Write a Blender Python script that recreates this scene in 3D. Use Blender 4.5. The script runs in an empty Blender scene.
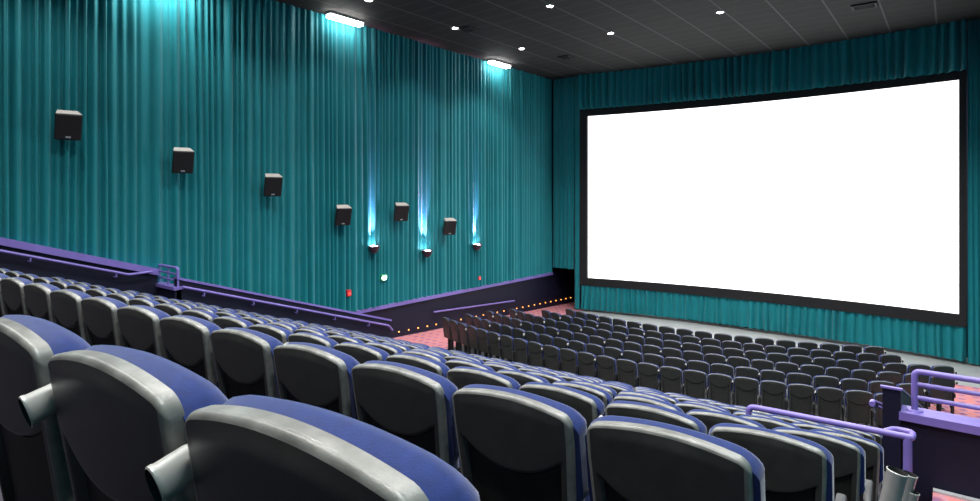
import bpy, bmesh, math, random
from mathutils import Vector, Matrix

random.seed(7)
scene = bpy.context.scene
COL = scene.collection
PI = math.pi
CAM_H = 6.2                      # height added to everything at the end (geometry below is written relative to eye level)

# ------------------------------------------------------------------ materials
def new_mat(name):
    m = bpy.data.materials.new(name); m.use_nodes = True
    nt = m.node_tree; b = nt.nodes['Principled BSDF']
    return m, nt, b

def plain(name, col, rough=.5, metal=0., noise=0., nscale=20., bump=0., bscale=200., sheen=0., spec=.5, coat=0.):
    m, nt, b = new_mat(name)
    b.inputs['Base Color'].default_value = (*col, 1)
    b.inputs['Roughness'].default_value = rough
    b.inputs['Metallic'].default_value = metal
    b.inputs['Specular IOR Level'].default_value = spec
    if sheen:
        b.inputs['Sheen Weight'].default_value = sheen
        b.inputs['Sheen Roughness'].default_value = .4
    if noise:
        tc = nt.nodes.new('ShaderNodeTexCoord')
        n = nt.nodes.new('ShaderNodeTexNoise'); n.inputs['Scale'].default_value = nscale; n.inputs['Detail'].default_value = 5
        r = nt.nodes.new('ShaderNodeValToRGB')
        r.color_ramp.elements[0].position = .3; r.color_ramp.elements[1].position = .7
        r.color_ramp.elements[0].color = (*[c * (1 - noise) for c in col], 1)
        r.color_ramp.elements[1].color = (*[min(1, c * (1 + noise)) for c in col], 1)
        nt.links.new(tc.outputs['Object'], n.inputs['Vector']); nt.links.new(n.outputs['Fac'], r.inputs['Fac'])
        nt.links.new(r.outputs['Color'], b.inputs['Base Color'])
    if bump:
        tc = nt.nodes.new('ShaderNodeTexCoord')
        n = nt.nodes.new('ShaderNodeTexNoise'); n.inputs['Scale'].default_value = bscale
        bp = nt.nodes.new('ShaderNodeBump'); bp.inputs['Strength'].default_value = bump; bp.inputs['Distance'].default_value = .002
        nt.links.new(tc.outputs['Object'], n.inputs['Vector']); nt.links.new(n.outputs['Fac'], bp.inputs['Height'])
        nt.links.new(bp.outputs['Normal'], b.inputs['Normal'])
    return m

def emit(name, col, strength, base=(0.8, .8, .8)):
    m, nt, b = new_mat(name)
    b.inputs['Base Color'].default_value = (*base, 1)
    b.inputs['Emission Color'].default_value = (*col, 1)
    b.inputs['Emission Strength'].default_value = strength
    return m

def carpet_mat(name):
    m, nt, b = new_mat(name)
    tc = nt.nodes.new('ShaderNodeTexCoord')
    sx = nt.nodes.new('ShaderNodeSeparateXYZ'); nt.links.new(tc.outputs['Object'], sx.inputs[0])
    def stripe(out, freq, ph):
        a = nt.nodes.new('ShaderNodeMath'); a.operation = 'MULTIPLY_ADD'; a.inputs[1].default_value = freq; a.inputs[2].default_value = ph
        nt.links.new(out, a.inputs[0])
        f = nt.nodes.new('ShaderNodeMath'); f.operation = 'SINE'; nt.links.new(a.outputs[0], f.inputs[0])
        g = nt.nodes.new('ShaderNodeMath'); g.operation = 'MULTIPLY_ADD'; g.inputs[1].default_value = .5; g.inputs[2].default_value = .5
        nt.links.new(f.outputs[0], g.inputs[0]); return g.outputs[0]
    h = stripe(sx.outputs['X'], 21., .4); v = stripe(sx.outputs['Y'], 17., 1.)
    n = nt.nodes.new('ShaderNodeTexNoise'); n.inputs['Scale'].default_value = 6; n.inputs['Detail'].default_value = 4
    nt.links.new(tc.outputs['Object'], n.inputs['Vector'])
    m1 = nt.nodes.new('ShaderNodeMath'); m1.operation = 'ADD'; nt.links.new(h, m1.inputs[0]); nt.links.new(v, m1.inputs[1])
    m2 = nt.nodes.new('ShaderNodeMath'); m2.operation = 'MULTIPLY_ADD'; m2.inputs[1].default_value = .42
    nt.links.new(m1.outputs[0], m2.inputs[0]); nt.links.new(n.outputs['Fac'], m2.inputs[2])
    r = nt.nodes.new('ShaderNodeValToRGB'); e = r.color_ramp.elements
    e[0].position = .35; e[0].color = (.16, .12, .27, 1)
    e[1].position = .95; e[1].color = (.55, .20, .20, 1)
    k = e.new(.62); k.color = (.40, .13, .19, 1)
    k = e.new(.80); k.color = (.46, .24, .30, 1)
    nt.links.new(m2.outputs[0], r.inputs['Fac']); nt.links.new(r.outputs['Color'], b.inputs['Base Color'])
    b.inputs['Roughness'].default_value = .95; b.inputs['Specular IOR Level'].default_value = .1
    return m

def ceiling_mat():
    m, nt, b = new_mat('ceiling_tiles')
    tc = nt.nodes.new('ShaderNodeTexCoord'); sx = nt.nodes.new('ShaderNodeSeparateXYZ')
    nt.links.new(tc.outputs['Object'], sx.inputs[0])
    def line(out, pitch, width, off):
        a = nt.nodes.new('ShaderNodeMath'); a.operation = 'ADD'; a.inputs[1].default_value = off; nt.links.new(out, a.inputs[0])
        p = nt.nodes.new('ShaderNodeMath'); p.operation = 'PINGPONG'; p.inputs[1].default_value = pitch / 2; nt.links.new(a.outputs[0], p.inputs[0])
        l = nt.nodes.new('ShaderNodeMath'); l.operation = 'LESS_THAN'; l.inputs[1].default_value = width / 2; nt.links.new(p.outputs[0], l.inputs[0])
        return l.outputs[0]
    a = line(sx.outputs['X'], 1.2, .045, .35); c = line(sx.outputs['Y'], .6, .028, .1)
    c2 = nt.nodes.new('ShaderNodeMath'); c2.operation = 'MULTIPLY'; c2.inputs[1].default_value = .45; nt.links.new(c, c2.inputs[0])
    mx = nt.nodes.new('ShaderNodeMath'); mx.operation = 'MAXIMUM'; nt.links.new(a, mx.inputs[0]); nt.links.new(c2.outputs[0], mx.inputs[1])
    n = nt.nodes.new('ShaderNodeTexNoise'); n.inputs['Scale'].default_value = 1.5; n.inputs['Detail'].default_value = 6
    nt.links.new(tc.outputs['Object'], n.inputs['Vector'])
    r = nt.nodes.new('ShaderNodeValToRGB'); r.color_ramp.elements[0].color = (.022, .021, .021, 1); r.color_ramp.elements[1].color = (.034, .033, .032, 1)
    nt.links.new(n.outputs['Fac'], r.inputs['Fac'])
    x = nt.nodes.new('ShaderNodeMix'); x.data_type = 'RGBA'; x.inputs['B'].default_value = (.085, .085, .085, 1)
    nt.links.new(mx.outputs[0], x.inputs['Factor']); nt.links.new(r.outputs['Color'], x.inputs['A'])
    nt.links.new(x.outputs['Result'], b.inputs['Base Color'])
    b.inputs['Roughness'].default_value = .8; b.inputs['Specular IOR Level'].default_value = .15
    return m

def shell_mat():
    m, nt, b = new_mat('moulded_shell')
    tc = nt.nodes.new('ShaderNodeTexCoord')
    n = nt.nodes.new('ShaderNodeTexNoise'); n.inputs['Scale'].default_value = 9; n.inputs['Detail'].default_value = 8; n.inputs['Roughness'].default_value = .7
    nt.links.new(tc.outputs['Object'], n.inputs['Vector'])
    r = nt.nodes.new('ShaderNodeValToRGB'); r.color_ramp.elements[0].position = .35; r.color_ramp.elements[1].position = .75
    r.color_ramp.elements[0].color = (.021, .022, .020, 1); r.color_ramp.elements[1].color = (.038, .039, .036, 1)
    nt.links.new(n.outputs['Fac'], r.inputs['Fac']); nt.links.new(r.outputs['Color'], b.inputs['Base Color'])
    rr = nt.nodes.new('ShaderNodeMapRange'); rr.inputs['To Min'].default_value = .36; rr.inputs['To Max'].default_value = .5
    nt.links.new(n.outputs['Fac'], rr.inputs['Value']); nt.links.new(rr.outputs['Result'], b.inputs['Roughness'])
    n2 = nt.nodes.new('ShaderNodeTexNoise'); n2.inputs['Scale'].default_value = 350
    nt.links.new(tc.outputs['Object'], n2.inputs['Vector'])
    bp = nt.nodes.new('ShaderNodeBump'); bp.inputs['Strength'].default_value = .25; bp.inputs['Distance'].default_value = .001
    nt.links.new(n2.outputs['Fac'], bp.inputs['Height']); nt.links.new(bp.outputs['Normal'], b.inputs['Normal'])
    b.inputs['Specular IOR Level'].default_value = .6
    return m

M = dict(
    curtain=plain('teal_velvet', (.0035, .172, .205), .6, noise=.07, nscale=1.2, sheen=.16, spec=.3),
    screen=emit('lit_screen', (1, 1, 1), 1.7),
    masking=plain('black_masking_cloth', (.012, .011, .013), .75, noise=.2, spec=.3),
    ceiling=ceiling_mat(),
    navy=plain('navy_paint', (.0045, .0045, .020), .6, noise=.15, nscale=3, spec=.3),
    lavender=plain('lavender_paint', (.19, .14, .46), .38, noise=.06, nscale=5),
    concrete=plain('grey_floor', (.30, .31, .31), .7, noise=.1, nscale=2),
    darkfloor=plain('dark_grey_floor', (.045, .045, .047), .8, noise=.2, nscale=8),
    carpet=carpet_mat('patterned_red_carpet'),
    tread=plain('dark_tread', (.02, .018, .03), .9, noise=.3, nscale=30),
    nosing=plain('pale_nosing', (.42, .42, .45), .6),
    shell=shell_mat(),
    rim=plain('pale_rim_plastic', (.17, .17, .16), .36, noise=.35, nscale=16, bump=.2, bscale=300, spec=.6),
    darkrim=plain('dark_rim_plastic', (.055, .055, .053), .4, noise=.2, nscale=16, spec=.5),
    panel=plain('back_panel_plastic', (.013, .0125, .011), .6, noise=.25, nscale=14, bump=.3, bscale=300, spec=.35),
    fabric=plain('blue_upholstery', (.0065, .021, .118), .8, noise=.16, nscale=60, bump=.3, bscale=500, sheen=.35, spec=.25),
    arm=plain('black_arm_plastic', (.018, .017, .020), .45),
    cup=plain('silver_cup_plastic', (.42, .415, .40), .32, metal=.15, noise=.08, nscale=12),
    cupin=plain('cup_inside', (.015, .015, .015), .6),
    steel=plain('dark_steel', (.03, .03, .033), .5, metal=.6),
    speaker=plain('speaker_cabinet', (.014, .013, .013), .5, spec=.5),
    speakertop=plain('speaker_lit_top', (.42, .38, .36), .55),  # fixture light on the black cabinet's top, painted as a pale colour
    grille=plain('speaker_grille', (.012, .008, .009), .7, bump=.6, bscale=120),
    badge=plain('silver_badge', (.75, .75, .75), .3, metal=.8),
    fluor=emit('fluorescent_diffuser', (1, .96, .94), 28.),
    housing=plain('fixture_housing', (.25, .25, .25), .5),
    down=emit('downlight_lens', (1, .98, .94), 30.),
    bowl=plain('sconce_bowl', (.06, .03, .045), .45),
    bowlglow=emit('sconce_lamp', (1, .72, .80), 42.),
    exitglow=emit('exit_lamp', (.75, 1, .85), 6.),
    exitbody=plain('green_housing', (.02, .28, .10), .4),
    redbody=plain('red_housing', (.55, .02, .03), .4),
    redglow=emit('red_lens', (1, .08, .06), 1.0, (.6, .02, .02)),
    amber=emit('amber_lens', (1, .38, .07), 2., (.6, .2, .05)),
    vent=plain('vent_black', (.008, .008, .008), .7),
)

# ------------------------------------------------------------------ object helpers
def link(name, me, mat=None, parent=None):
    o = bpy.data.objects.new(name, me); COL.objects.link(o)
    if mat is not None:
        for mm in (mat if isinstance(mat, (list, tuple)) else [mat]): me.materials.append(mm)
    if parent is not None: o.parent = parent
    return o

def from_bm(name, bm, mat=None, parent=None, smooth=False):
    bmesh.ops.recalc_face_normals(bm, faces=bm.faces[:])
    me = bpy.data.meshes.new(name); bm.to_mesh(me); bm.free()
    if smooth:
        for p in me.polygons: p.use_smooth = True
    return link(name, me, mat, parent)

def tag(o, label=None, cat=None, group=None, kind=None):
    if label: o['label'] = label
    if cat: o['category'] = cat
    if group: o['group'] = group
    if kind: o['kind'] = kind
    return o

def struct(o, label=None):
    o['kind'] = 'structure'
    if label: o['label'] = label
    return o

def empty(name, loc=(0, 0, 0), rz=0.):
    o = bpy.data.objects.new(name, None); COL.objects.link(o)
    o.location = loc; o.rotation_euler = (0, 0, rz); o.empty_display_size = .1
    return o

def bx(bm, x0, x1, y0, y1, z0, z1, mi=0, bevel=0.):
    r = bmesh.ops.create_cube(bm, size=1, matrix=Matrix.Translation(((x0 + x1) / 2, (y0 + y1) / 2, (z0 + z1) / 2)) @ Matrix.Diagonal((x1 - x0, y1 - y0, z1 - z0, 1)))
    vs = r['verts']
    fs = {f for v in vs for f in v.link_faces}
    for f in fs: f.material_index = mi
    if bevel:
        es = list({e for v in vs for e in v.link_edges})
        rb = bmesh.ops.bevel(bm, geom=es, offset=bevel, segments=2, affect='EDGES', profile=.5)
        for f in rb['faces']: f.material_index = mi
    return vs

def prism(bm, pts, axis, a0, a1):
    """extrude a 2-D outline along 'X' (pts are y,z) or 'Y' (pts are x,z) or 'Z' (pts are x,y)"""
    def P(p, a):
        return {'X': (a, p[0], p[1]), 'Y': (p[0], a, p[1]), 'Z': (p[0], p[1], a)}[axis]
    v0 = [bm.verts.new(P(p, a0)) for p in pts]; v1 = [bm.verts.new(P(p, a1)) for p in pts]
    n = len(pts)
    bm.faces.new(v0); bm.faces.new(v1[::-1])
    for i in range(n): bm.faces.new((v0[i], v0[(i + 1) % n], v1[(i + 1) % n], v1[i]))

def tube(bm, pts, r, n=10, caps=True, bend=0.):
    pts = [Vector(p) for p in pts]
    if bend:
        q = [pts[0]]
        for i in range(1, len(pts) - 1):
            a, b, c = pts[i - 1], pts[i], pts[i + 1]
            d0 = min(bend, (a - b).length * .45); d1 = min(bend, (c - b).length * .45)
            s = b + (a - b).normalized() * d0; e = b + (c - b).normalized() * d1
            for k in range(6):
                t = k / 5; q.append((1 - t) ** 2 * s + 2 * t * (1 - t) * b + t * t * e)
        q.append(pts[-1]); pts = q
    rings = []; up = None
    for i, p in enumerate(pts):
        t = (pts[min(i + 1, len(pts) - 1)] - pts[max(i - 1, 0)]).normalized()
        if up is None:
            up = Vector((0, 0, 1)) if abs(t.z) < .9 else Vector((1, 0, 0))
        u = (up - t * up.dot(t)).normalized(); up = u; w = t.cross(u)
        rings.append([bm.verts.new(p + (u * math.cos(2 * PI * k / n) + w * math.sin(2 * PI * k / n)) * r) for k in range(n)])
    for a, b in zip(rings, rings[1:]):
        for k in range(n): bm.faces.new((a[k], a[(k + 1) % n], b[(k + 1) % n], b[k]))
    if caps: bm.faces.new(rings[0][::-1]); bm.faces.new(rings[-1])

def lathe(bm, prof, n=20, mat=Matrix(), mi=0, closed=False):
    rings = []
    for (r, z) in prof:
        rings.append([bm.verts.new(mat @ Vector((r * math.cos(2 * PI * k / n), r * math.sin(2 * PI * k / n), z))) for k in range(n)])
    fs = []
    for a, b in zip(rings, rings[1:]):
        for k in range(n): fs.append(bm.faces.new((a[k], a[(k + 1) % n], b[(k + 1) % n], b[k])))
    if closed:
        fs.append(bm.faces.new(rings[0][::-1])); fs.append(bm.faces.new(rings[-1]))
    for f in fs: f.material_index = mi
    return fs

def autosmooth(o, ang=.7):
    me = o.data
    for p in me.polygons: p.use_smooth = True
    try: me.set_sharp_from_angle(angle=ang)
    except Exception: pass
    return o

# ------------------------------------------------------------------ key dimensions (metres, eye level = 0)
LX = -14.5                 # curtain line on the left wall
RX = .80                   # right wall
SY = 23.0                  # screen wall line at its left end
CZ = 5.27                  # ceiling
def floor_z(y): return -4.72 - .044 * (y - 12)
TILT = .06                 # stadium rows run slightly askew
def row_y(k, x): return .433 + 1.22 * k + TILT * (x + .5)
def row_top(k): return (-.305 if k == 0 else -.295) - .40 * k
def tread_z(k): return row_top(k) - 1.02
NROW = 9

# ------------------------------------------------------------------ room shell
bm = bmesh.new(); bx(bm, LX - .6, LX - .2, -5, 28, -6.1, CZ + .3); struct(from_bm('wall_left', bm, M['navy']))
bm = bmesh.new(); bx(bm, RX, RX + .3, -5, 28, -6.1, CZ + .3); struct(from_bm('wall_right', bm, M['curtain']))
bm = bmesh.new(); bx(bm, LX - .6, RX + .3, -5.3, -5, -6.1, CZ + .3); struct(from_bm('wall_back', bm, M['navy']))
bm = bmesh.new(); bx(bm, -13.22, RX, 24.25, 24.5, -6.1, CZ); bx(bm, -13.34, -13.22, SY + .12, 28, -6.1, CZ)
bx(bm, LX - .2, -13.34, 27.7, 28, -6.1, CZ)
struct(from_bm('wall_front', bm, M['navy']))
bm = bmesh.new(); bx(bm, LX - .6, RX + .3, -5.3, 28, CZ, CZ + .3); struct(from_bm('ceiling', bm, M['ceiling']))
# lower floor: carpet, then bare grey floor in front of the screen
def fl(name, x0, x1, y0, y1, m, z1=-6.1):
    bm = bmesh.new(); prism(bm, [(y0, floor_z(y0)), (y1, floor_z(y1)), (y1, z1), (y0, z1)], 'X', x0, x1); struct(from_bm(name, bm, M[m]))
fl('floor', -12.2, -.55, 9.9, 18.6, 'darkfloor')
fl('floor.001', -12.9, RX, 19.9, 28, 'concrete'); fl('floor.005', -12.2, -.55, 18.6, 19.9, 'concrete')
fl('floor.006', LX - .2, -12.9, 19.9, 28, 'carpet'); fl('floor.007', LX - .2, -12.2, 9.9, 19.9, 'carpet'); fl('floor.008', -.55, RX, 9.9, 19.9, 'carpet')
# stadium treads, one continuous stepped slab, cut to follow the rows
def stepped(bm, x0, x1, k0, k1, z_end):
    pl, pr = [], []
    for k in range(k0, k1 + 1):
        ya, yb = -.3, .92
        for (dy) in (ya, yb):
            pl.append((x0, row_y(k, x0) + dy, tread_z(k))); pr.append((x1, row_y(k, x1) + dy, tread_z(k)))
    pl += [(x0, pl[-1][1], z_end), (x0, pl[0][1], z_end)]; pr += [(x1, pr[-1][1], z_end), (x1, pr[0][1], z_end)]
    a = [bm.verts.new(p) for p in pl]; b = [bm.verts.new(p) for p in pr]; n = len(a)
    for i in range(n): bm.faces.new((a[i], a[(i + 1) % n], b[(i + 1) % n], b[i]))
    bm.faces.new(a[::-1]); bm.faces.new(b)
bm = bmesh.new(); stepped(bm, -13.3, -.52, -2, NROW - 1, -6.1); struct(from_bm('floor.002', bm, M['tread']))
# side aisles with a landing at the guard walls, then lower steps beyond
bm = bmesh.new(); stepped(bm, -.52, RX, -2, 3, -6.1)
prism(bm, [(row_y(4, -.5) - .3, tread_z(4)), (6.15, tread_z(4)), (6.15, -6.1), (row_y(4, -.5) - .3, -6.1)], 'X', -.52, -.13)
struct(from_bm('floor.003', bm, M['tread']))
bm = bmesh.new(); prism(bm, [(row_y(4, 0) - .3, -2.72), (6.78, -2.72), (6.78, -6.1), (row_y(4, 0) - .3, -6.1)], 'X', -.13, RX)
struct(from_bm('floor.009', bm, M['carpet']))
bm = bmesh.new(); stepped(bm, LX - .2, -13.3, -2, 3, -6.1)
prism(bm, [(row_y(4, LX) - .3, tread_z(4)), (5.95, tread_z(4)), (5.95, -6.1), (row_y(4, LX) - .3, -6.1)], 'X', LX - .2, -13.3)
struct(from_bm('floor.004', bm, M['tread']))
bm = bmesh.new(); bx(bm, -.128, RX, 6.68, 6.74, -2.72, -2.70); struct(from_bm('trim_2', bm, M['nosing']))

# ------------------------------------------------------------------ left wainscot
def slab_slope(name, x0, x1, prof_top, z_bot, mat):
    """wall along Y with a profiled top: prof_top = [(y, z), ...]"""
    bm = bmesh.new(); pts = list(prof_top)
    if callable(z_bot): low = [(y, z_bot(y)) for y, z in reversed(prof_top)]
    else: low = [(prof_top[-1][0], z_bot), (prof_top[0][0], z_bot)]
    prism(bm, pts + low, 'X', x0, x1)
    return struct(from_bm(name, bm, mat))
SL = -.3135
def up_z(y): return -.84 + SL * (y - 3.01)       # upper wainscot top on the left wall
UPPER = [(-4.9, up_z(-4.9)), (5.80, up_z(5.80))]
slab_slope('wall_stadium_left', LX - .1, LX + .19, [(y, z - .1) for y, z in UPPER], -6.1, M['navy'])
slab_slope('trim_3', LX - .1, LX + .26, UPPER, lambda y: up_z(y) - .15, M['lavender'])
# long level wainscot of the lower hall
bm = bmesh.new(); bx(bm, LX - .2, LX - .02, 5.8, 27.7, -6.1, -3.68); struct(from_bm('wall_lower_left', bm, M['navy']))
bm = bmesh.new(); bx(bm, LX - .2, LX + .08, 5.8, 22.95, -3.72, -3.60); struct(from_bm('trim_4', bm, M['lavender']))
# left landing guard (across X) and sloped stair wall beyond it
GLX = -13.43
def low_z(y): return -1.84 - .318 * (y - 5.87)
bm = bmesh.new(); bx(bm, LX + .1, GLX, 5.80, 5.94, -6.1, -2.12); struct(from_bm('wall_landing_left', bm, M['navy']))
bm = bmesh.new(); bx(bm, LX - .05, GLX + .04, 5.76, 5.98, -2.12, -2.05); struct(from_bm('trim_5', bm, M['lavender']))
slab_slope('wall_stair_left', GLX - .13, GLX, [(5.84, low_z(5.84) - .05), (12.1, low_z(12.1) - .05)], -6.1, M['navy'])
slab_slope('trim_6', GLX - .16, GLX + .03, [(5.84, low_z(5.84)), (12.14, low_z(12.14))], lambda y: low_z(y) - .055, M['lavender'])
# right landing guard and stair wall
GY = 6.75
bm = bmesh.new(); bx(bm, -.37, RX, GY, GY + .16, -6.1, -2.12); struct(from_bm('wall_landing_right', bm, M['navy']))
bm = bmesh.new(); bx(bm, -.385, RX, GY - .05, GY + .20, -2.125, -2.05); struct(from_bm('trim_7', bm, M['lavender']))
RTOP = -1.83
def rs_z(y): return RTOP - .32 * max(0, y - 6.73)
slab_slope('wall_stair_right', -.515, -.372, [(6.71, RTOP - .015), (6.75, RTOP - .015), (12.1, rs_z(12.1) - .015)], -6.1, M['navy'])
slab_slope('trim_8', -.53, -.36, [(6.69, RTOP), (6.73, RTOP), (12.1, rs_z(12.1))], lambda y: rs_z(y) - .018, M['lavender'])

# ------------------------------------------------------------------ curtains
def folds(length, seed, lo=.10, hi=.26, amp=(.05, .14)):
    rnd = random.Random(seed); out = []; s = -.4
    while s < length + .6:
        w = rnd.uniform(lo, hi) * (1.35 if rnd.random() < .12 else 1); out.append((s, w, rnd.uniform(*amp), rnd.uniform(.32, .68))); s += w
    return out
def fold_val(F, s):
    lo, hi = 0, len(F) - 1
    while lo < hi:
        m = (lo + hi + 1) // 2
        if F[m][0] <= s: lo = m
        else: hi = m - 1
    a, w, A, sk = F[lo]; t = max(0, min(1, (s - a) / w))
    t = .5 * t / sk if t < sk else .5 + .5 * (t - sk) / (1 - sk)     # lopsided pleat
    return A * (.5 - .5 * math.cos(2 * PI * t)) ** .65
def curtain(name, path, length, ztop, zbot, seed, step=.022, nz=7, **kw):
    """path(s) -> (x, y, nx, ny); ztop/zbot functions of s"""
    F = folds(length, seed, **kw); rnd = random.Random(seed + 1)
    ph = [rnd.uniform(0, 6) for _ in range(4)]
    bm = bmesh.new(); n = int(length / step) + 1; grid = []
    for i in range(n + 1):
        s = length * i / n; x, y, nx, ny = path(s); col = []
        zt, zb = ztop(s), zbot(s)
        for j in range(nz):
            t = j / (nz - 1); z = zt + (zb - zt) * t
            sd = s + .035 * t * math.sin(s * 1.3 + ph[0]) + .02 * t * math.sin(s * 3.7 + ph[1] + 2 * t)
            o = fold_val(F, sd) * (1 + .22 * math.sin(s * .9 + ph[2] + 2.2 * t)) * (.8 + .35 * t)
            o += .02 * math.sin(s * .8 + ph[3])
            col.append(bm.verts.new((x + nx * o, y + ny * o, z)))
        grid.append(col)
    for a, b in zip(grid, grid[1:]):
        for j in range(nz - 1): bm.faces.new((a[j], a[j + 1], b[j + 1], b[j]))
    me = bpy.data.meshes.new(name); bm.to_mesh(me); bm.free()
    for p in me.polygons: p.use_smooth = True
    return link(name, me, M['curtain'])

LCY0 = -4.9
c = curtain('wall_curtain', lambda s: (LX, LCY0 + s, 1, 0), 22.95 - LCY0, lambda s: CZ, lambda s: max(-3.60, up_z(LCY0 + s) - .1) if LCY0 + s < 5.8 else -3.60, 11)
tag(c, 'long teal pleated curtain covering the whole left wall behind the speakers', 'curtain')

SCX, SHW = -6.3, 6.7
def screen_y(x): return SY + .72 * max(0., 1 - ((x - SCX) / SHW) ** 2)
c = curtain('corner_curtain', lambda s: (LX + .08 + s, SY, 0, -1), 1.12, lambda s: CZ, lambda s: -3.38, 21, amp=(.05, .1))
tag(c, 'short teal curtain hanging over the dark exit opening in the left corner', 'curtain')
c = curtain('side_curtain', lambda s: (-13.28 + s, SY - .02, 0, -1), .28, lambda s: CZ, lambda s: floor_z(SY) + .06, 22, amp=(.03, .07))
tag(c, 'narrow full height teal curtain strip along the left edge of the screen', 'curtain')
def pleat_path(x0, dy=.02): return lambda s: (x0 + s, screen_y(x0 + s) + dy, 0, -1)
c = curtain('valance_curtain', pleat_path(-12.96, -.17), 13.33, lambda s: CZ, lambda s: 3.74, 23, nz=5, amp=(.11, .22), lo=.18, hi=.36)
tag(c, 'teal pleated valance curtain between the dark ceiling and the top of the screen', 'curtain')
c = curtain('skirt_curtain', pleat_path(-12.96), 13.33, lambda s: -4.07, lambda s: floor_z(SY) + .10, 24, nz=5, amp=(.08, .17), lo=.14, hi=.30)
tag(c, 'low teal pleated skirt curtain hanging under the screen to the grey floor', 'curtain')
c = curtain('edge_curtain', lambda s: (.40 + s, SY - .03, 0, -1), .40, lambda s: CZ, lambda s: floor_z(SY) + .06, 25, amp=(.04, .08))
tag(c, 'full height teal curtain beside the right edge of the screen', 'curtain')

# ------------------------------------------------------------------ cinema screen with masking frame
scr = empty('cinema_screen', (SCX, SY, 0))
tag(scr, 'huge glowing white cinema screen in a black masking frame on the far wall', 'screen')
def curved_strip(bm, x0, x1, zf0, zf1, yoff0, yoff1, n=48):
    """solid strip following the screen curve between heights zf0(x) and zf1(x)"""
    rings = []
    for i in range(n + 1):
        x = x0 + (x1 - x0) * i / n; y = screen_y(x)
        rings.append([bm.verts.new((x - SCX, y - SY + o, z)) for o, z in ((yoff0, zf0(x)), (yoff0, zf1(x)), (yoff1, zf1(x)), (yoff1, zf0(x)))])
    for a, b in zip(rings, rings[1:]):
        for k in range(4): bm.faces.new((a[k], b[k], b[(k + 1) % 4], a[(k + 1) % 4]))
    bm.faces.new(rings[0]); bm.faces.new(rings[-1][::-1])
XI0, XI1, XO0, XO1 = -12.66, .19, -12.98, .37
def zt(x): return 3.45 + .06 * (x - XI0) / 12.9
bm = bmesh.new(); curved_strip(bm, XI0 - .05, XI1 + .05, lambda x: -3.80, lambda x: 3.6, .0, .05)
from_bm('screen_sheet', bm, M['screen'], scr)
bm = bmesh.new(); curved_strip(bm, XO0, XO1, lambda x: zt(x), lambda x: 3.80, -.10, .06); from_bm('top_masking', bm, M['masking'], scr)
bm = bmesh.new(); curved_strip(bm, XO0, XO1, lambda x: -4.06, lambda x: -3.72 + .03 * (x - XI0) / 12.9, -.10, .06); from_bm('bottom_masking', bm, M['masking'], scr)
bm = bmesh.new(); curved_strip(bm, XO0, XI0, lambda x: -4.05, lambda x: 3.80, -.11, .06, 3); from_bm('side_masking', bm, M['masking'], scr)
bm = bmesh.new(); curved_strip(bm, XI1, XO1, lambda x: -4.05, lambda x: 3.80, -.11, .06, 3); from_bm('side_masking', bm, M['masking'], scr)

# ------------------------------------------------------------------ cinema seat
HW, TOPH, RECL = .243, 1.0, .15          # half width, height of the back, recline (m of run per m of height)
BOT = .36
def back_top(a, arch=.034, rc=.035, a0=.86):
    t = TOPH - arch * a * a
    if abs(a) > a0: t -= rc * (1 - math.sqrt(max(0, 1 - ((abs(a) - a0) / (1 - a0)) ** 2)))
    return t
def wid(z): return HW * (.90 + .10 * min(1, max(0, (z - BOT) / .5)))
def sm(t): t = max(0, min(1, t)); return t * t * (3 - 2 * t)
def groove_z(a): return .735 + .115 * abs(a) ** 2.2
def shell_meshes():
    """moulded back: flat dark back face, and the pale rim that wraps round its top and sides"""
    bm = bmesh.new(); br = bmesh.new(); na, nb = 44, 60; R = .014; T = .036
    A = [math.sin(PI * (i / na - .5)) for i in range(na + 1)]
    def pt(i, j):
        a = A[i]; top = back_top(a); g = groove_z(a)
        if j <= 16: z = BOT + (g - .022 - BOT) * j / 16
        elif j <= 21: z = g - .022 + .022 * (j - 16) / 5
        elif j <= nb - 8: z = g + (top - .024 - g) * (j - 21) / (nb - 29)
        else: z = top - (.024, .018, .012, .009, .006, .0035, .0015, .0004, 0)[j - nb + 8]
        x = wid(z) * a; e = min(wid(z) * (1 - abs(a)), top - z); q = max(0, 1 - e / R)
        d = T - R * (1 - math.sqrt(max(0, 1 - q * q)))
        d += .010 * (1 - a * a) * sm(e / .05)
        d -= .030 * sm((.85 - abs(a)) / .04) * sm((g - z) / .020)
        yb = (TOPH - z) * RECL
        return (x, yb - d + T, z), (x, yb + T, z), e
    P = [[pt(i, j) for j in range(nb + 1)] for i in range(na + 1)]
    cache = {}
    def v(B, i, j, f):
        k = (id(B), i, j, f)
        if k not in cache: cache[k] = B.verts.new(P[i][j][f])
        return cache[k]
    for i in range(na):
        for j in range(nb):
            B = br if j >= nb - 6 or i in (0, 1, 2, 3, 4, na - 1, na - 2, na - 3, na - 4, na - 5) else bm
            B.faces.new((v(B, i, j, 0), v(B, i + 1, j, 0), v(B, i + 1, j + 1, 0), v(B, i, j + 1, 0)))
            bm.faces.new((v(bm, i, j, 1), v(bm, i, j + 1, 1), v(bm, i + 1, j + 1, 1), v(bm, i + 1, j, 1)))
        bm.faces.new((v(bm, i, 0, 0), v(bm, i, 0, 1), v(bm, i + 1, 0, 1), v(bm, i + 1, 0, 0)))
        br.faces.new((v(br, i, nb, 0), v(br, i + 1, nb, 0), v(br, i + 1, nb, 1), v(br, i, nb, 1)))
    for j in range(nb):
        br.faces.new((v(br, 0, j, 0), v(br, 0, j + 1, 0), v(br, 0, j + 1, 1), v(br, 0, j, 1)))
        br.faces.new((v(br, na, j, 0), v(br, na, j, 1), v(br, na, j + 1, 1), v(br, na, j + 1, 0)))
    return bm, br
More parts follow.
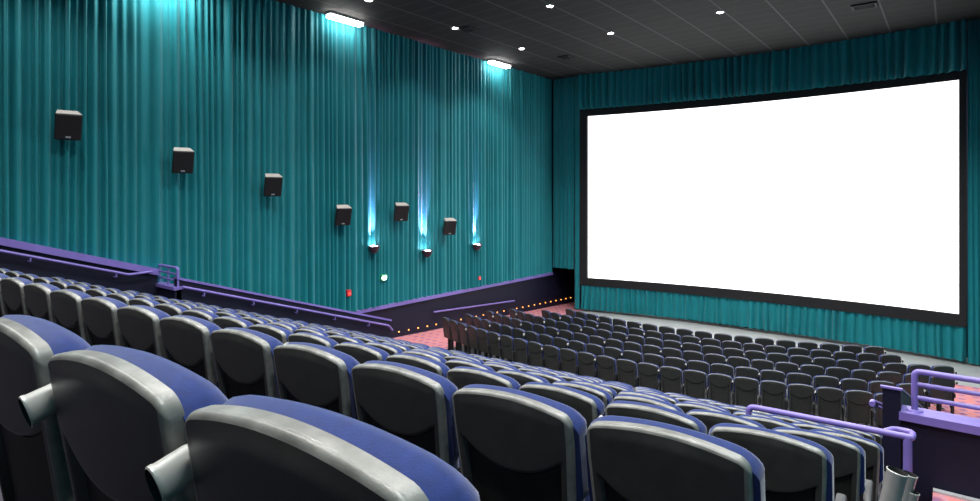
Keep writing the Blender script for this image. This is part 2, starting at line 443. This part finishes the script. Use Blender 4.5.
def panel_mesh():
    """recessed lower panel of the moulded back"""
    bm = bmesh.new(); na, nb = 16, 10; g = []; h = []
    for i in range(na + 1):
        a = -.80 + 1.6 * i / na; ga = groove_z(a) - .016; c1, c2 = [], []
        for j in range(nb + 1):
            z = BOT + .02 + (ga - BOT - .02) * j / nb; y = (TOPH - z) * RECL - .012 * (1 - a * a)
            c1.append(bm.verts.new((wid(z) * a, y + .021, z))); c2.append(bm.verts.new((wid(z) * a, y + .045, z)))
        g.append(c1); h.append(c2)
    for i in range(na):
        for j in range(nb):
            bm.faces.new((g[i][j], g[i + 1][j], g[i + 1][j + 1], g[i][j + 1])); bm.faces.new((h[i][j], h[i][j + 1], h[i + 1][j + 1], h[i + 1][j]))
        bm.faces.new((g[i][0], h[i][0], h[i + 1][0], g[i + 1][0])); bm.faces.new((g[i][nb], g[i + 1][nb], h[i + 1][nb], h[i][nb]))
    for j in range(nb):
        bm.faces.new((g[0][j], g[0][j + 1], h[0][j + 1], h[0][j])); bm.faces.new((g[na][j], h[na][j], h[na][j + 1], g[na][j + 1]))
    return bm
def cushion_mesh(thick=.088, w0=.266, zlo=.46, extra=-.002):
    """plump upholstered back pad in front of the shell, rising a little above it"""
    bm = bmesh.new(); na, nb = 24, 24; R = .05; y0 = .035
    F, B = [], []
    A = [math.sin(PI * (i / na - .5)) for i in range(na + 1)]
    for a in A:
        top = back_top(a, .030, .05, .70) + extra; cf, cb = [], []
        for j in range(nb + 1):
            b = .5 - .5 * math.cos(PI * j / nb); z = zlo + (top - zlo) * b; w = w0 - .033 * sm((.70 - z) / .06); x = w * a
            e = min(w * (1 - abs(a)), top - z, z - zlo + .01); q = max(0, 1 - e / R)
            d = thick - R * (1 - math.sqrt(max(0, 1 - q * q))) + .018 * (1 - a * a) * math.sin(PI * b)
            yb = (TOPH - z) * RECL + y0
            cb.append(bm.verts.new((x * .985, yb, z - .02 * sm((z - .86) / .1)))); cf.append(bm.verts.new((x, yb + d, z)))
        F.append(cf); B.append(cb)
    for i in range(na):
        for j in range(nb):
            bm.faces.new((F[i][j], F[i][j + 1], F[i + 1][j + 1], F[i + 1][j])); bm.faces.new((B[i][j], B[i + 1][j], B[i + 1][j + 1], B[i][j + 1]))
        bm.faces.new((F[i][0], F[i + 1][0], B[i + 1][0], B[i][0])); bm.faces.new((F[i][nb], B[i][nb], B[i + 1][nb], F[i + 1][nb]))
    for j in range(nb):
        bm.faces.new((F[0][j], B[0][j], B[0][j + 1], F[0][j + 1])); bm.faces.new((F[na][j], F[na][j + 1], B[na][j + 1], B[na][j]))
    return bm
def seat_pad_mesh():
    """seat squab tipped up against the back"""
    bm = bmesh.new(); bx(bm, -.20, .20, -.055, .055, 0, .36, 0, .035)
    bmesh.ops.transform(bm, matrix=Matrix.Translation((0, .265, .36)) @ Matrix.Rotation(-.12, 4, 'X'), verts=bm.verts[:])
    return bm
def leg_mesh():
    bm = bmesh.new(); bx(bm, -.03, .03, .14, .24, .0, .60, 0, .008); bx(bm, -.05, .05, .06, .36, 0, .015)
    return bm
def cup_bm(mat, L=.12, R=.048):
    bm = bmesh.new()
    lathe(bm, [(.001, 0), (R * .86, 0), (R * .93, .01), (R, L), (R * 1.06, L + .004), (R * 1.06, L + .010), (R * .98, L + .012), (R * .93, L), (R * .8, .02), (.001, .02)], 20, mat)
    bm.faces.ensure_lookup_table()
    for q, f in enumerate(bm.faces): f.material_index = 1 if q >= 20 * 6 else 0
    return bm
AX = .272                                   # armrest line, half the seat pitch
def arm_up_mesh():
    bm = bmesh.new(); prism(bm, [(.13, .58), (.17, .58), (.15, .72), (.085, .90), (.05, .90), (.10, .72)], 'X', AX - .005, AX + .005)
    bx(bm, AX - .02, AX + .02, .05, .19, .52, .62, 0, .01); bx(bm, AX - .014, AX + .014, .1, .2, 0, .55)
    return bm
def arm_down_mesh():
    bm = bmesh.new(); bx(bm, AX - .02, AX + .02, .06, .20, .50, .62, 0, .01)
    bx(bm, AX - .024, AX + .024, .10, .44, .585, .63, 0, .014); bx(bm, AX - .014, AX + .014, .1, .2, 0, .55)
    return bm

def store(name, bm, mats, smooth=True, ang=.7):
    bmesh.ops.recalc_face_normals(bm, faces=bm.faces[:])
    me = bpy.data.meshes.new(name); bm.to_mesh(me); bm.free()
    for m in mats: me.materials.append(m)
    if smooth:
        for p in me.polygons: p.use_smooth = True
        me.set_sharp_from_angle(angle=ang)
    return me
SHELL, RIM = shell_meshes()
def recolour(me, mat):
    m = me.copy(); m.materials.clear(); m.materials.append(mat); return m
ME = dict(
    back_shell=store('back_shell', SHELL, [M['shell']], True, 1.2),
    shell_rim=store('shell_rim', RIM, [M['rim']], True, 1.2),
    back_panel=store('back_panel', panel_mesh(), [M['panel']], True, .9),
    back_cushion=store('back_cushion', cushion_mesh(), [M['fabric']], True, 1.2),
    seat_cushion=store('seat_cushion', seat_pad_mesh(), [M['fabric']]),
    leg=store('leg', leg_mesh(), [M['steel']]),
    arm_up=store('armrest', arm_up_mesh(), [M['arm']]),
    arm_down=store('armrest', arm_down_mesh(), [M['arm']]),
    cup_up=store('cup_holder', cup_bm(Matrix.Translation((AX, .046, .872)) @ Matrix.Diagonal((.60, 1, 1.05, 1)) @ Matrix.Rotation(PI / 2 + .3, 4, 'X'), .056, .033), [M['cup'], M['cupin']]),
    cup_down=store('cup_holder', cup_bm(Matrix.Translation((AX + .0, .44, .52)) @ Matrix.Rotation(.20, 4, 'Y') @ Matrix.Rotation(-.06, 4, 'X'), .22, .043), [M['cup'], M['cupin']]),
)
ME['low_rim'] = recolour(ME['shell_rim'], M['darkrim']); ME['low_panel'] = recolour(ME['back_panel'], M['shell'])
def part(name, me, parent):
    o = bpy.data.objects.new(name, me); COL.objects.link(o); o.parent = parent; return o
def make_seat(arm, low=False):
    t = empty('cinema_chair')
    part('back_shell', ME['back_shell'], t)['label'] = 'dark moulded plastic back shell'
    if low: part('shell_rim', ME['low_rim'], t)
    else: part('shell_rim', ME['shell_rim'], t)['label'] = 'pale grey rim of the back shell'
    part('back_panel', ME['low_panel' if low else 'back_panel'], t)
    part('back_cushion', ME['back_cushion'], t)['label'] = 'blue upholstered back cushion'
    part('seat_cushion', ME['seat_cushion'], t)['label'] = 'blue tipped-up seat cushion'
    part('leg', ME['leg'], t)
    a = part('armrest', ME['arm_' + arm], t)
    part('cup_holder', ME['cup_' + arm], a)['label'] = 'silver cup holder'
    return t
proto = {}
def copy_tree(o, parent=None):
    c = o.copy(); COL.objects.link(c)
    c.parent = parent
    for ch in o.children: copy_tree(ch, c)
    return c
def place_seat(arm, loc, rz, label, group, scale=1.):
    low = scale < 1
    if (arm, low) not in proto:
        o = proto[arm, low] = make_seat(arm, low)
    else: o = copy_tree(proto[arm, low])
    o.location = loc; o.rotation_euler = (0, 0, rz); o.scale = (scale, scale, 1)
    tag(o, label, 'seat', group)
    return o
ORD = ['first', 'second', 'third', 'fourth', 'fifth', 'sixth', 'seventh', 'eighth', 'ninth', 'tenth', 'eleventh', 'twelfth', 'thirteenth', 'fourteenth', 'fifteenth',
       'sixteenth', 'seventeenth', 'eighteenth', 'nineteenth', 'twentieth', 'twenty-first', 'twenty-second', 'twenty-third', 'twenty-fourth', 'twenty-fifth', 'twenty-sixth', 'twenty-seventh']

# camera model, used only to leave out seats that fall outside the photograph
FPX, TH, HY = 584., math.atan(461 / 584), 194.
cT, sT = math.cos(TH), math.sin(TH)
def seen(x, y, z, mx=45):
    d = -x * sT + y * cT
    if d < .15: return False
    px = 490 + FPX * (x * cT + y * sT) / d
    return -mx * max(1, 2.2 / d) < px < 980 + mx

PITCH = .543
for k in range(NROW):
    right = (-.425 if k == 0 else -.395) - PITCH / 2 if k < 5 else -.76 - PITCH / 2
    n = 23
    for i in range(n):
        x = right - PITCH * i
        if k == 0 and i > 2: continue
        y = row_y(k, x)
        if not seen(x, y, row_top(k)): continue
        arm = 'up' if (k in (0, 2, 4, 6) or (k > 2 and (i * 7 + k * 3) % 4 == 0)) else 'down'
        if i == 0 and k > 0: arm = 'down'
        rowtxt = ['nearest stadium row', 'second stadium row', 'third stadium row', 'fourth stadium row', 'fifth stadium row', 'sixth stadium row',
                  'seventh stadium row', 'eighth stadium row', 'lowest stadium row'][k]
        if k == 0: lab = ['large blue-cushioned seat in the bottom foreground, rightmost of the nearest row', 'large blue-cushioned seat, middle of the three in the nearest row', 'large blue-cushioned seat cut by the left picture edge in the nearest row'][i]
        else: lab = 'black-backed blue cinema seat, %s from the right aisle in the %s' % (ORD[i], rowtxt)
        s = place_seat(arm, (x, y, tread_z(k) + .02), math.atan(TILT), lab, 'stadium seats in the ' + rowtxt)
        if i == 0 and k > 3:             # hidden behind the guard rail: plain armrest
            for a in s.children:
                for q in list(a.children): bpy.data.objects.remove(q)
        if i == 0 and k in (1, 2, 3):            # the aisle-end armrest stands further out
            a = [q for q in s.children if q.name.startswith('armrest')][0]
            q0 = a.children[0]; q0.location = ((.085, .18, .17)[k - 1], 0, (-.055, .045, -.03)[k - 1])
            if k == 1:
                q = part('cup_holder', ME['cup_down'], a); q.location = (.18, .0, -.135); q['label'] = 'silver cup holder'

# lower floor rows: arcs around a point beyond the screen
ACX, ACY, AR = -6.75, 27.05, 15.0
ENDS = [(-12.02, -.90, 24), (-11.90, -.62, 24), (-11.83, -.12, 25), (-11.55, -.12, 25), (-10.66, -1.14, 20), (-10.22, -1.55, 18)]
for r, (xl, xr, n) in enumerate(ENDS):
    R = AR - .93 * r
    al, ar = math.asin((xl - ACX) / R), math.asin((xr - ACX) / R)
    for i in range(n):
        a = ar + (al - ar) * i / (n - 1)
        x, y = ACX + R * math.sin(a), ACY - R * math.cos(a)
        rowtxt = ['rearmost row', 'second row from the back', 'third row from the back', 'third row from the screen', 'second row from the screen', 'row closest to the screen'][r]
        lab = 'plain dark lower floor seat, %s from the right end, %s' % (ORD[i], rowtxt)
        arm = 'up' if (i * 5 + r * 3) % 3 == 0 else 'down'
        place_seat(arm, (x, y, floor_z(y) + .025), a, lab, 'lower floor seats, ' + rowtxt, .89)

# ------------------------------------------------------------------ rails
def rail_obj(name, parent, pts, r, bend=.06, mat='lavender'):
    bm = bmesh.new(); tube(bm, pts, r, 12, bend=bend); return autosmooth(from_bm(name, bm, M[mat], parent))
# guard rail in front of the fifth stadium row, right side, with a flattened loop at its end
g = empty('guard_rail', (-.28, 5.92, tread_z(4))); tag(g, 'lavender tubular guard rail behind the right end seats of the stadium', 'railing')
zt_ = -2.005 - tread_z(4)
rail_obj('top_rail', g, [(-1.22, -.075, zt_ - .12), (-1.22, -.075, zt_ - .0), (-.02, -.0, zt_), (.02, .0, zt_ - .0)], .027)
rail_obj('end_loop', g, [(-.16, .0, zt_), (-.10, .13, zt_), (.03, .13, zt_), (.03, 0, zt_), (.0, 0, zt_ - .01)], .026, .05)
rail_obj('post', g, [(0, 0, zt_), (0, 0, 0)], .032, 0)
rail_obj('post', g, [(-1.22, -.075, zt_ - .1), (-1.22, -.075, .0)], .025, 0)
# right landing railing on the navy half wall
g = empty('landing_railing', (-.27, GY + .075, -2.05)); tag(g, 'lavender three bar railing on top of the navy half wall at right', 'railing')
H = .375
rail_obj('top_rail', g, [(0, 0, 0), (0, 0, H), (RX + .27, 0, H)], .027, .05)
rail_obj('middle_rail', g, [(0, 0, H - .12), (RX + .27, 0, H - .12)], .021, 0)
rail_obj('lower_rail', g, [(0, 0, H - .245), (RX + .27, 0, H - .245)], .021, 0)
bm = bmesh.new(); lathe(bm, [(.001, 0), (.07, 0), (.06, .015), (.03, .02)], 16); from_bm('base_flange', bm, M['lavender'], g)
# right stair handrail, only its near end peeps out left of the wall
g = empty('stair_handrail', (-.60, 6.75, -2.03)); tag(g, 'short lavender handrail end poking out left of the navy end wall', 'handrail')
rail_obj('rail', g, [(0, -.03, 0), (0, .05, 0), (0, 3.2, -1.02)], .026, .05)
rail_obj('bracket', g, [(0, .35, -.12), (.085, .35, -.15)], .012, 0)
rail_obj('bracket', g, [(0, 2.35, -.76), (.085, 2.35, -.79)], .012, 0)
# left landing railing
g = empty('landing_railing', (LX + .10, 5.87, -2.05)); tag(g, 'small lavender grid railing on the landing by the left wall', 'railing')
W = GLX - LX - .12
rail_obj('frame', g, [(0, 0, 0), (0, 0, .41), (W, 0, .41), (W, 0, 0)], .03, .05)
for z in (.13, .27): rail_obj('bar', g, [(0, 0, z), (W, 0, z)], .02, 0)
rail_obj('bar', g, [(W * .5, 0, 0), (W * .5, 0, .41)], .02, 0)
# upper left handrail with brackets
g = empty('wall_handrail', (LX + .35, 3.0, 0)); tag(g, 'upper lavender handrail on the left wall above the far end of the rows', 'handrail')
def uz(y): return up_z(y) - .26
rail_obj('rail', g, [(0, -5, uz(-2)), (0, 2.15, uz(5.15)), (0, 2.62, uz(5.15) + .02)], .028, .05)
for y in (-3.4, -2.1, -.9, .4, 1.9): rail_obj('bracket', g, [(0, y, uz(y + 3) - .02), (0, y, uz(y + 3) - .11), (-.16, y, uz(y + 3) - .11)], .016, .03)
# lower left handrail
g = empty('stair_handrail', (GLX + .10, 5.9, 0)); tag(g, 'long lavender handrail running down the left stair wall past the rows', 'handrail')
def lz(y): return low_z(y) - .20
rail_obj('rail', g, [(0, .02, lz(5.92)), (0, 6.05, lz(11.95)), (0, 6.2, lz(12.1) - .12)], .03, .05)
for y in (.5, 1.7, 2.9, 4.1, 5.3): rail_obj('bracket', g, [(0, y, lz(y + 5.9) - .02), (0, y, lz(y + 5.9) - .12), (-.1, y, lz(y + 5.9) - .12)], .018, .03)
# aisle hand rail on the lower left wall
g = empty('wall_handrail', (LX + .12, 15.0, 0)); tag(g, 'lavender handrail on the navy wall beside the lower seats at left', 'handrail')
rail_obj('rail', g, [(0, 0, -4.18), (0, 4.86, -4.48)], .03, 0)
for y in (.25, 1.7, 3.1, 4.6): rail_obj('bracket', g, [(0, y, -4.2 - .062 * y), (-.14, y, -4.25 - .062 * y)], .016, 0)
# small loop rail between the left row ends
yl = row_y(3, -13) + .62
g = empty('guard_rail', (-13.2, yl, tread_z(3))); tag(g, 'small lavender looped guard rail among the seats near the left landing', 'railing')
z3 = -1.93 - tread_z(3)
rail_obj('top_rail', g, [(0, 0, 0), (0, 0, z3), (1.05, .06, z3), (1.05, .06, 0)], .034, .08)
rail_obj('end_loop', g, [(.0, 0, z3), (.0, .2, z3 + .02), (.3, .2, z3 + .02), (.3, 0, z3)], .03, .08)

# ------------------------------------------------------------------ loudspeakers on the left curtain
SPK = [(4.16, 1.38, 'first from the left'), (6.47, .765, 'second from the left'), (8.83, .22, 'third from the left'),
       (11.16, -.64, 'just left of the first light beam'), (13.54, -.60, 'between the first and second light beams'), (15.93, -1.18, 'between the second and third light beams')]
def make_speaker():
    """front faces local +Y, tilted down; back plate at y=0"""
    t = empty('wall_speaker')
    rot = Matrix.Translation((0, .34, 0)) @ Matrix.Rotation(-.36, 4, 'X')
    bm = bmesh.new()
    prism(bm, [(-.20, -.16), (.20, -.16), (.265, .15), (-.265, .15)], 'Z', -.31, .29)
    bmesh.ops.bevel(bm, geom=bm.edges[:], offset=.012, segments=2, affect='EDGES')
    bmesh.ops.transform(bm, matrix=rot, verts=bm.verts[:]); autosmooth(from_bm('cabinet', bm, M['speaker'], t))
    bm = bmesh.new(); prism(bm, [(-.195, -.15), (.195, -.15), (.255, .145), (-.255, .145)], 'Z', .285, .302)
    bmesh.ops.transform(bm, matrix=rot, verts=bm.verts[:]); from_bm('lit_top_panel', bm, M['speakertop'], t)  # thin pale slab carrying the painted light on the top
    bm = bmesh.new(); bx(bm, -.245, .245, .145, .170, -.29, .275, 0, .01)
    bmesh.ops.transform(bm, matrix=rot, verts=bm.verts[:]); from_bm('grille', bm, M['grille'], t)
    bm = bmesh.new(); bx(bm, -.05, .05, .168, .176, -.255, -.215, 0, .003)
    bmesh.ops.transform(bm, matrix=rot, verts=bm.verts[:]); o = from_bm('badge', bm, M['badge'], t); o['label'] = 'small silver badge'
    bm = bmesh.new(); bx(bm, -.09, .09, -.04, .0, -.12, .12); bx(bm, -.03, .03, -.01, .24, -.035, .035)
    from_bm('wall_bracket', bm, M['steel'], t)
    return t
sp0 = None
for (y, z, where) in SPK:
    if sp0 is None: o = sp0 = make_speaker()
    else: o = copy_tree(sp0)
    yaw = math.atan2(y, 14.5) * .55
    o.location = (LX + .12, y - .06 - .014 * y, z + .02); o.rotation_euler = (0, 0, -PI / 2 - yaw); o.scale = (.86, .86, .9)
    tag(o, 'black box loudspeaker on the teal wall curtain, ' + where, 'speaker', 'loudspeakers along the left wall')

# ------------------------------------------------------------------ uplight sconces
def spot(name, loc, aim, power, angle, blend, size, col):
    l = bpy.data.lights.new(name, 'SPOT'); l.energy = power; l.spot_size = angle; l.spot_blend = blend; l.shadow_soft_size = size; l.color = col
    o = bpy.data.objects.new(name, l); COL.objects.link(o); o.location = loc
    o.rotation_euler = (Vector(aim) - Vector(loc)).to_track_quat('-Z', 'Y').to_euler()
    return o
def make_sconce():
    t = empty('wall_sconce')
    bm = bmesh.new(); lathe(bm, [(.001, -.21), (.06, -.20), (.13, -.14), (.17, -.03), (.185, .03), (.17, .03), (.15, -.03), (.06, -.10), (.001, -.11)], 24)
    autosmooth(from_bm('bowl', bm, M['bowl'], t))
    bm = bmesh.new(); lathe(bm, [(.001, .045), (.06, .04), (.12, .015), (.14, -.02), (.001, -.025)], 20); o = autosmooth(from_bm('lamp', bm, M['bowlglow'], t)); o['label'] = 'glowing white lamp'
    bm = bmesh.new(); bx(bm, -.22, -.10, -.05, .05, -.08, .0); from_bm('arm', bm, M['steel'], t)
    return t
s0 = None
for (y, z, where) in [(12.29, -1.66, 'leftmost of the three'), (14.68, -1.98, 'middle one of the three'), (17.37, -1.95, 'rightmost of the three')]:
    if s0 is None: o = s0 = make_sconce()
    else: o = copy_tree(s0)
    o.location = (LX + .27, y - .15, z)
    tag(o, 'bowl wall sconce throwing a white beam up the teal curtain, ' + where, 'wall light', 'uplight sconces on the left wall')
    spot('sconce_beam', (LX + .25, y - .15, z + .06), (LX + .07, y - .15, z + 1.0), 1500, math.radians(30), .85, .02, (1, .46, .80))

# exit lamp and alarms
e = empty('exit_light', (LX + .14, 12.67, -2.70)); tag(e, 'small glowing white exit light with green rim low on the teal curtain', 'sign light')
bm = bmesh.new(); bmesh.ops.create_uvsphere(bm, u_segments=20, v_segments=12, radius=1, matrix=Matrix.Diagonal((.05, .115, .085, 1)) @ Matrix.Rotation(PI / 2, 4, 'Y')); autosmooth(from_bm('lens', bm, M['exitglow'], e))
bm = bmesh.new(); bx(bm, -.09, .02, -.13, .13, -.10, .10, 0, .02); from_bm('housing', bm, M['exitbody'], e)
def alarm(y, z, s, label):
    e = empty('fire_alarm', (LX + .14, y, z)); tag(e, label, 'alarm')
    bm = bmesh.new(); bx(bm, -.1, .03, -.085 * s, .085 * s, -.1 * s, .1 * s, 0, .02); from_bm('housing', bm, M['redbody'], e)
    bm = bmesh.new(); lathe(bm, [(.001, .03), (.04 * s, .025), (.055 * s, 0)], 14, Matrix.Translation((.03, 0, -.02)) @ Matrix.Rotation(PI / 2, 4, 'Y')); from_bm('lens', bm, M['redglow'], e)
alarm(11.27, -3.01, 1., 'small red fire alarm on the teal curtain left of the white exit light')
alarm(17.52, -3.26, .8, 'tiny red wall light under the rightmost glowing sconce')

# aisle marker lights along the foot of the left wall
NL = 27
al0 = None
for i in range(NL):
    y = 13.0 + 11.7 * i / (NL - 1); z = floor_z(y) + .17 + .006 * (y - 13)
    if al0 is None:
        bm = bmesh.new(); bmesh.ops.create_uvsphere(bm, u_segments=10, v_segments=6, radius=.026)
        o = al0 = from_bm('aisle_light', bm, M['amber'])
    else: o = al0.copy(); COL.objects.link(o)
    o.location = (LX + .0, y, z)
    tag(o, 'tiny amber aisle light, %s from the stadium along the left navy wall' % ORD[i], 'light', 'amber aisle lights')

# ------------------------------------------------------------------ ceiling fixtures
def linear(y, label):
    t = empty('wall_washer', (LX + .38, y, CZ)); tag(t, label, 'ceiling light', 'fluorescent wall washers')
    bm = bmesh.new(); bx(bm, -.14, .14, -.62, .62, -.07, 0, 0, .01); from_bm('housing', bm, M['housing'], t)
    bm = bmesh.new(); bx(bm, -.115, .115, -.60, .60, -.17, -.065, 0, .03); from_bm('diffuser', bm, M['fluor'], t)
    return t
linear(10.95, 'bright fluorescent fixture at the ceiling edge, larger one at left')
linear(18.5, 'bright fluorescent fixture at the ceiling edge, smaller one near the corner')
def area_lamp(name, loc, sx, sy, power, col):
    l = bpy.data.lights.new(name, 'AREA'); l.shape = 'RECTANGLE'; l.size = sx; l.size_y = sy; l.energy = power; l.color = col
    o = bpy.data.objects.new(name, l); COL.objects.link(o); o.location = loc; return o
area_lamp('wall_washer_lamp', (LX + .5, 5.9, CZ - .13), .23, 1.2, 80, (.93, 1, .96))     # the next fixture of the row, above the picture
for y in (.2, 5.9, 10.95): area_lamp('wall_washer_lamp', (RX - .38, y, CZ - .13), .23, 1.2, 170, (.93, 1, .98))   # the same row along the right wall
area_lamp('wall_washer_lamp', (LX + .5, .5, CZ - .13), .23, 1.2, 80, (.93, 1, .96))
DL = [(-12.35, 13.85, 'left one of the nearer visible pair'), (-12.2, 17.3, 'leftmost in the far row near the corner'), (-8.82, 13.88, 'at the top edge of the picture centre'),
      (-8.74, 17.45, 'middle one of the far row'), (-5.25, 17.4, 'rightmost in the far row above the screen'), (-12.4, 10.4, 'cut by the top edge right of the large fluorescent fixture')]
d0 = None
for (x, y, where) in DL:
    if d0 is None:
        t = d0 = empty('ceiling_downlight')
        bm = bmesh.new(); lathe(bm, [(.085, 0), (.125, 0), (.125, -.012), (.10, -.02), (.085, 0)], 24); from_bm('trim_ring', bm, M['housing'], t)
        bm = bmesh.new(); lathe(bm, [(.001, -.03), (.06, -.025), (.088, -.008), (.088, 0), (.001, 0)], 20); from_bm('lens', bm, M['down'], t)
    else: t = copy_tree(d0)
    t.location = (x, y, CZ); tag(t, 'small round white ceiling downlight, ' + where, 'ceiling light', 'recessed downlights')
DOWN_W = 520
for x in (-12.3, -8.8, -5.3, -1.8):
    for y in (-.1, 3.4, 6.9, 10.4, 13.87, 17.4):
        spot('downlight_lamp', (x, y, CZ - .08), (x, y, -4), DOWN_W * (.3 if x < -12 else 1) * (1.9 if y > 17 else 1), math.radians(125), .6, .10, (1, .97, .93))
for (x, y, sx, sy, label) in [(-12.1, 14.2, .5, .5, 'dark air vent on the ceiling between the fluorescent fixtures'), (-11.6, 19.4, .5, .5, 'dark ceiling air vent near the far left corner'), (-1.9, 19.3, .6, .5, 'dark ceiling air vent above the right part of the screen')]:
    t = empty('ceiling_vent', (x, y, CZ)); tag(t, label, 'vent')
    bm = bmesh.new(); bx(bm, -sx / 2, sx / 2, -sy / 2, sy / 2, -.05, 0, 0, .015); from_bm('frame', bm, M['vent'], t)
    bm = bmesh.new()
    for q in range(4): bx(bm, -sx / 2 + .05, sx / 2 - .05, -sy / 2 + .07 + q * .1, -sy / 2 + .10 + q * .1, -.065, -.045)
    from_bm('louver', bm, M['vent'], t)

# ------------------------------------------------------------------ world, lift, camera
w = bpy.data.worlds.new('World'); scene.world = w; w.use_nodes = True
w.node_tree.nodes['Background'].inputs['Color'].default_value = (.02, .022, .025, 1)
w.node_tree.nodes['Background'].inputs['Strength'].default_value = 1
for o in list(scene.objects):
    if o.parent is None: o.location.z += CAM_H

cam = bpy.data.cameras.new('camera'); co = bpy.data.objects.new('camera', cam); COL.objects.link(co)
cam.sensor_fit = 'HORIZONTAL'; cam.sensor_width = 36; cam.lens = 36 * FPX / 980
cam.shift_y = -(250.5 - HY) / 980; cam.clip_start = .05; cam.clip_end = 200
co.location = (0, 0, CAM_H); co.rotation_euler = (PI / 2, 0, TH)
scene.camera = co
scene.view_settings.view_transform = 'Standard'; scene.view_settings.look = 'None'
scene.view_settings.exposure = .5; scene.view_settings.gamma = 1; scene.view_settings.use_curve_mapping = False
scene.cycles.use_denoising = True
scene.cycles.max_bounces = 6; scene.cycles.sample_clamp_indirect = 6
